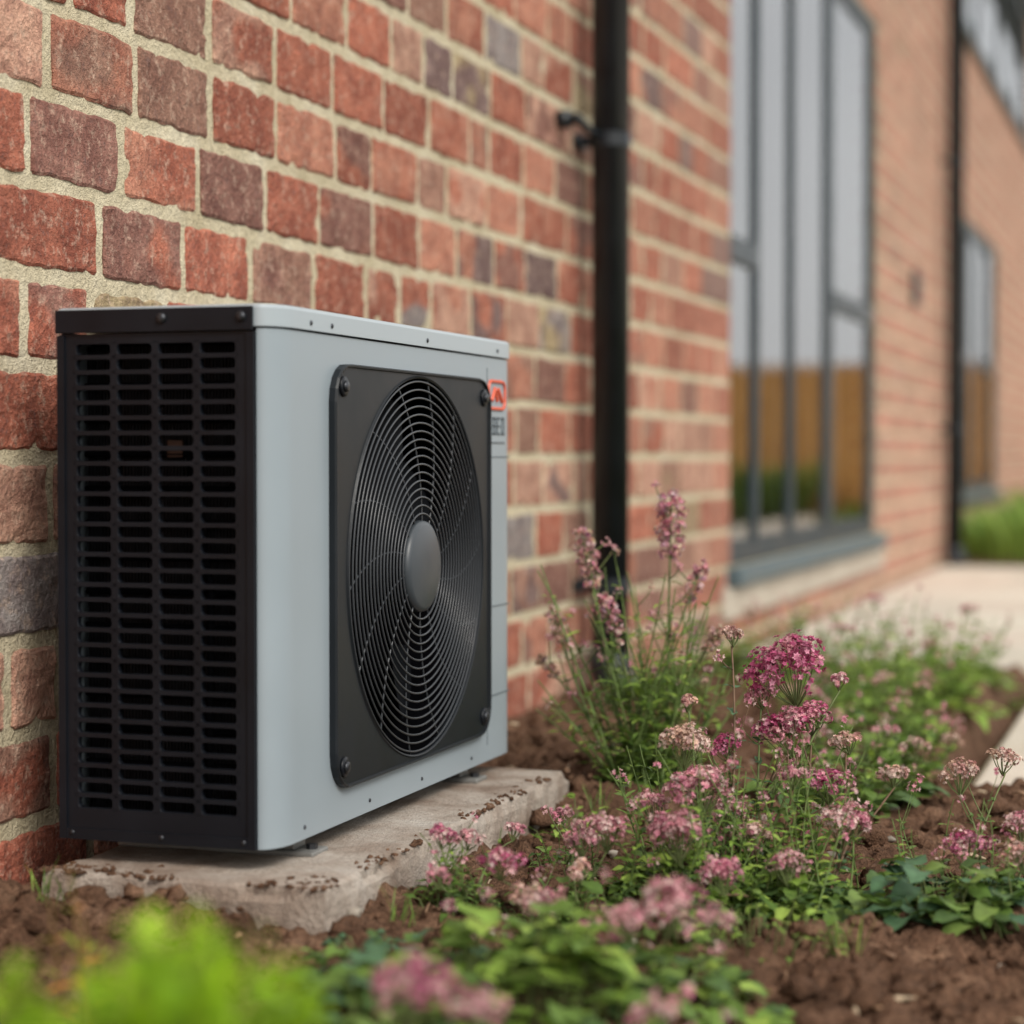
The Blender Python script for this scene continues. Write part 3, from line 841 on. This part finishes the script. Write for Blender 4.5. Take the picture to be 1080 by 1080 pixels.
for i in range(85):
    b=(1.08+U(-.17,.17),.40+U(-.18,.18)); t=(b[0]+U(-.1,.1),b[1]+U(-.1,.1),U(.15,.38))
    stemmed(mb,(b[0],b[1],gz(*b)),t,.0017,9,.036,.013,random.choice([GRN,BRI,BRI]),0,(0.18,0.26,0.08),side=1 if R()<.35 else 0)
rosette(mb,(1.08,.35,.1),.18,200,.042,.027,GRN+BRI,1,.09)
plant('pink_flowering_plant',mb)
def group(name,centre,hs,ns=14,rad=.09,hh=(.14,.24),pal=GRN,ros=60,rl=.03,rw=.02,kind=1,rh=.05):
    mb=MB(); cx,cy_=centre
    for (h,r,pl) in hs:
        b=(cx+U(-rad,rad)*.6,cy_+U(-rad,rad)*.6)
        stemmed(mb,(b[0],b[1],gz(*b)),(h[0],h[1],h[2]-r),.0024,5,.03,.013,pal,1,side=1); umbel(mb,h,r,pl)
    for i in range(ns):
        b=(cx+U(-rad,rad),cy_+U(-rad,rad)); t=(b[0]+U(-.05,.05),b[1]+U(-.05,.05),U(*hh))
        stemmed(mb,(b[0],b[1],gz(*b)),t,.0014,7,.03,.010,random.choice([pal,BRI]),0,(0.18,0.26,0.08),side=1 if R()<.5 else 0)
    if ros: rosette(mb,(cx,cy_,.1),rad*1.3,ros,rl,rw,pal,kind,rh)
    return plant(name,mb)
N_='pink_flowering_plant'
group(N_,(.86,.20),[((.915,.213,.245),.034,PNK),((.86,.26,.215),.024,PNK),((.799,.07,.215),.028,MAG+PNK),((.90,.12,.20),.02,PAL)],10,.07,(.13,.2),GRN,50)
group(N_,(.70,.14),[((.681,.136,.235),.020,MAG+PNK),((.70,.20,.22),.018,PNK),((.665,.22,.22),.014,MAG),((.74,.30,.22),.018,PNK),((.72,.02,.20),.018,PNK)],10,.04,(.15,.25),GRN,26,.02,.012)
group(N_,(.76,.50),[((.76,.50,.21),.018,PNK),((.81,.44,.20),.016,PAL)],5,.04,(.14,.20),GRN,22,.024,.014)
group(N_,(1.42,.46),[((1.415,.483,.20),.036,MAG+PNK),((1.50,.52,.23),.032,PNK),((1.50,.42,.205),.03,PAL),((1.39,.62,.29),.032,PAL),((1.54,.60,.26),.032,PAL),((1.45,.75,.30),.026,PAL)],16,.10,(.12,.28),GRN,60)
group(N_,(1.12,-.24),[((1.122,-.245,.238),.045,PNK),((1.06,-.3,.19),.03,PNK),((1.17,-.2,.21),.028,PNK),((1.09,-.33,.235),.03,PNK)],12,.10,(.13,.22),GRN+BRI,60,.04,.028)
group(N_,(1.04,-.86),[((1.03,-.90,.285),.040,PNK+MAG),((1.08,-.84,.25),.028,PNK)],4,.07,(.13,.2),GRN+BRI,30,.04,.03)
group(N_,(1.22,-.60),[((1.20,-.62,.20),.03,PNK)],6,.07,(.12,.17),GRN,30)
group(N_,(.93,-.15),[((.93,-.14,.20),.03,PNK),((.88,-.05,.19),.026,PAL),((.86,-.22,.18),.02,PNK)],8,.06,(.12,.18),GRN,26)
def leafy(centre,rad,n,L,W,pal,kind,h,name='leafy_plant'):
    mb=MB(); rosette(mb,(centre[0],centre[1],.1),rad,n,L,W,pal,kind,h); return plant(name,mb)
leafy((.98,-.42),.17,140,.062,.044,GRN+BRI+BRI,1,.14)
leafy((.78,-.28),.11,70,.036,.026,BLU+GRN,1,.06)
leafy((.90,-.64),.14,80,.062,.046,BLU+GRN+BRI,1,.12)
leafy((1.20,-.85),.14,50,.06,.045,GRN+BRI,1,.10)
leafy((1.38,.36),.14,90,.058,.042,BLU+GRN,1,.08)
leafy((1.52,.30),.12,50,.05,.038,GRN,1,.07)
leafy((1.00,.10),.12,70,.038,.026,GRN+BRI,1,.07)
leafy((1.18,.05),.10,50,.022,.012,BRI,0,.06)
leafy((.68,.86),.07,40,.03,.014,BRI,0,.06)
leafy((.70,-.14),.07,30,.022,.014,BLU,1,.03)
def bushy(centre,n,rad,hh,pal,flow=0,name='bedding_plant',ros=70,lL=.05):
    mb=MB()
    for i in range(n):
        a=U(0,6.28); f=rad*math.sqrt(R()); b=(centre[0]+math.cos(a)*f*.7,centre[1]+math.sin(a)*f*.7)
        t=(centre[0]+math.cos(a)*f*1.3,centre[1]+math.sin(a)*f*1.3,gz(*b)+U(*hh))
        stemmed(mb,(b[0],b[1],gz(*b)),t,.002,6,lL,lL*.42,random.choice([pal,BRI]),1,(0.18,0.26,0.08),side=1 if flow else 0)
        if R()<flow: umbel(mb,(t[0],t[1],t[2]+.01),U(.018,.032),random.choice([PNK,PAL]),dens=.6)
    rosette(mb,(centre[0],centre[1],.1),rad*1.1,ros,lL*1.2,lL*.7,pal,1,.08)
    return plant(name,mb)
bushy((1.00,3.1),34,.25,(.12,.30),BRI,.14,lL=.06)
bushy((.95,2.5),26,.20,(.10,.25),BRI+GRN,.14)
bushy((.68,3.5),24,.25,(.12,.26),GRN+BRI,.1,lL=.06)
bushy((.95,4.0),26,.24,(.10,.25),BRI,.12,lL=.065)
bushy((.42,4.0),18,.22,(.12,.28),GRN,.1,lL=.06)
bushy((1.06,1.9),24,.15,(.08,.20),BRI+GRN,.18)
bushy((.28,3.0),16,.13,(.08,.20),GRN,.0)
bushy((1.08,1.35),18,.14,(.06,.16),GRN,.1)
for (cx,cyy,n,hh) in ((.45,13.4,120,.66),(.55,14.8,130,.72),(.5,16.6,130,.8),(.5,18.6,120,.85)):
    mb=MB()
    for i in range(n*3):
        a=U(0,6.28); f=.5*math.sqrt(R()); p=(cx+math.cos(a)*f*.8,cyy+math.sin(a)*f*1.6,0.02)
        leaf(mb,p,(math.cos(a)*.5,math.sin(a)*.5,1.1),hh*U(.3,1),.035,random.choice(BRI+GRN[1:2]),.3,0,fold=.3)
    plant('ornamental_grass',mb)
# planting in front of the far fence (mirrored in the window)
for (cx,cyy) in ((3.6,24.6),(5.0,24.4),(6.6,24.7),(8.4,24.5)):
    mb=MB()
    for i in range(260):
        a=U(0,6.28); f=.5*math.sqrt(R()); p=(cx+math.cos(a)*f*1.1,cyy+math.sin(a)*f,0.0)
        leaf(mb,p,(math.cos(a)*.5,math.sin(a)*.5,1.2),U(.5,1.25),.06,random.choice(GRN+BRI),.25,0,fold=.3)
    plant('ornamental_grass',mb)
def shrub(name,c,rad,top,n,pal,L,W):
    mb=MB(); g=gz(c[0],c[1])
    for i in range(n):
        a=U(0,6.28); el=math.asin(U(0,1)); rr=U(.72,1.0)*(1+.08*math.sin(a*5+el*4))
        d=Vector((math.cos(a)*math.cos(el),math.sin(a)*math.cos(el),math.sin(el)))
        p=Vector((c[0],c[1],g))+Vector((d.x*rad*rr,d.y*rad*rr,d.z*(top-g)*rr))
        if i%5==0: mb.tube(bez((c[0]+d.x*.03,c[1]+d.y*.03,g),Vector((c[0],c[1],g))+Vector((d.x*rad*.3,d.y*rad*.3,(top-g)*.5)),p,6),.0018,4,0,(.2,.25,.05),cap=False)
        leaf(mb,p-d*L*.3,d+Vector((U(-.8,.8),U(-.8,.8),U(-.2,.8))),L*U(.6,1.2),W*U(.7,1.2),random.choice(pal),U(0,.4),1)
    return plant(name,mb)
LIME=[(0.25,0.42,0.012),(0.31,0.49,0.018),(0.19,0.35,0.012)]
shrub('lime_shrub',(1.13,-1.57),.15,.485,2800,LIME,.024,.016)
shrub('lime_shrub',(1.01,-1.60),.13,.455,1800,LIME,.024,.016)
mb=MB()
for k in range(6):
    x=.60+U(-.03,.03); y=-.80+U(-.03,.03); t=(x+U(-.04,.02),y+U(-.03,.03),U(.28,.38))
    stemmed(mb,(x,y,gz(x,y)),t,.0018,5,.05,.014,[(0.42,.30,.04),(0.3,.35,.05),(.45,.2,.05)],0,(.3,.2,.06),side=0)
plant('yellow_leaved_plant',mb)
mb=MB()
for (cx,cyy) in ((.66,.02),(.20,-.17),(.68,1.0),(1.3,.05),(.9,.62)):
    for i in range(16):
        a=U(0,6.28); p=(cx+U(-.02,.02),cyy+U(-.02,.02),gz(cx,cyy)); leaf(mb,p,(math.cos(a)*.4,math.sin(a)*.4,1),U(.04,.11),.003,random.choice(GRN+BRI),.2,0)
plant('grass',mb)

# ------------------------------------------------------------------ light, sky, camera
w=bpy.data.worlds.new("World"); scene.world=w; w.use_nodes=True; nt=w.node_tree
bg=nt.nodes['Background']; sky=nt.nodes.new('ShaderNodeTexSky'); sky.sky_type='NISHITA'; sky.sun_disc=False
EL=math.radians(40); AZ=math.radians(130)
sky.sun_elevation=EL; sky.sun_rotation=AZ; sky.dust_density=5.0; sky.air_density=1.0; sky.ozone_density=1.0
hs=nt.nodes.new('ShaderNodeHueSaturation'); hs.inputs['Saturation'].default_value=0.5
nt.links.new(sky.outputs[0],hs.inputs['Color'])
# thin bright cloud layer over the clear sky
cn=noise_n(nt,2.2,3,0.55,'Generated'); cr=ramp(nt,[(0.30,0.60),(0.60,0.98)]); nt.links.new(cn.outputs[0],cr.inputs[0])
cloud=mix(nt,cr.outputs[0],hs.outputs[0],(8.6,8.6,8.5))
nt.links.new(cloud,bg.inputs['Color']); bg.inputs['Strength'].default_value=0.15
sd=bpy.data.lights.new('sun','SUN'); sd.energy=2.7; sd.angle=math.radians(20); sd.color=(1.0,0.94,0.86)
so=bpy.data.objects.new('sun',sd); scene.collection.objects.link(so)
dirv=Vector((math.sin(AZ)*math.cos(EL),math.cos(AZ)*math.cos(EL),math.sin(EL)))
so.rotation_euler=dirv.to_track_quat('Z','Y').to_euler(); so.location=dirv*20
cd=bpy.data.cameras.new('camera'); cam=bpy.data.objects.new('camera',cd); scene.collection.objects.link(cam)
cam.location=(1.749,-2.776,0.80); cam.rotation_euler=(math.radians(90-1.51),0,math.radians(18.2))
cd.lens=73.3; cd.sensor_width=36; cd.clip_start=0.05; cd.clip_end=1000
cd.dof.use_dof=True; cd.dof.focus_distance=3.45; cd.dof.aperture_fstop=1.85
scene.camera=cam
scene.view_settings.view_transform='Standard'; scene.view_settings.look='None'; scene.view_settings.exposure=0
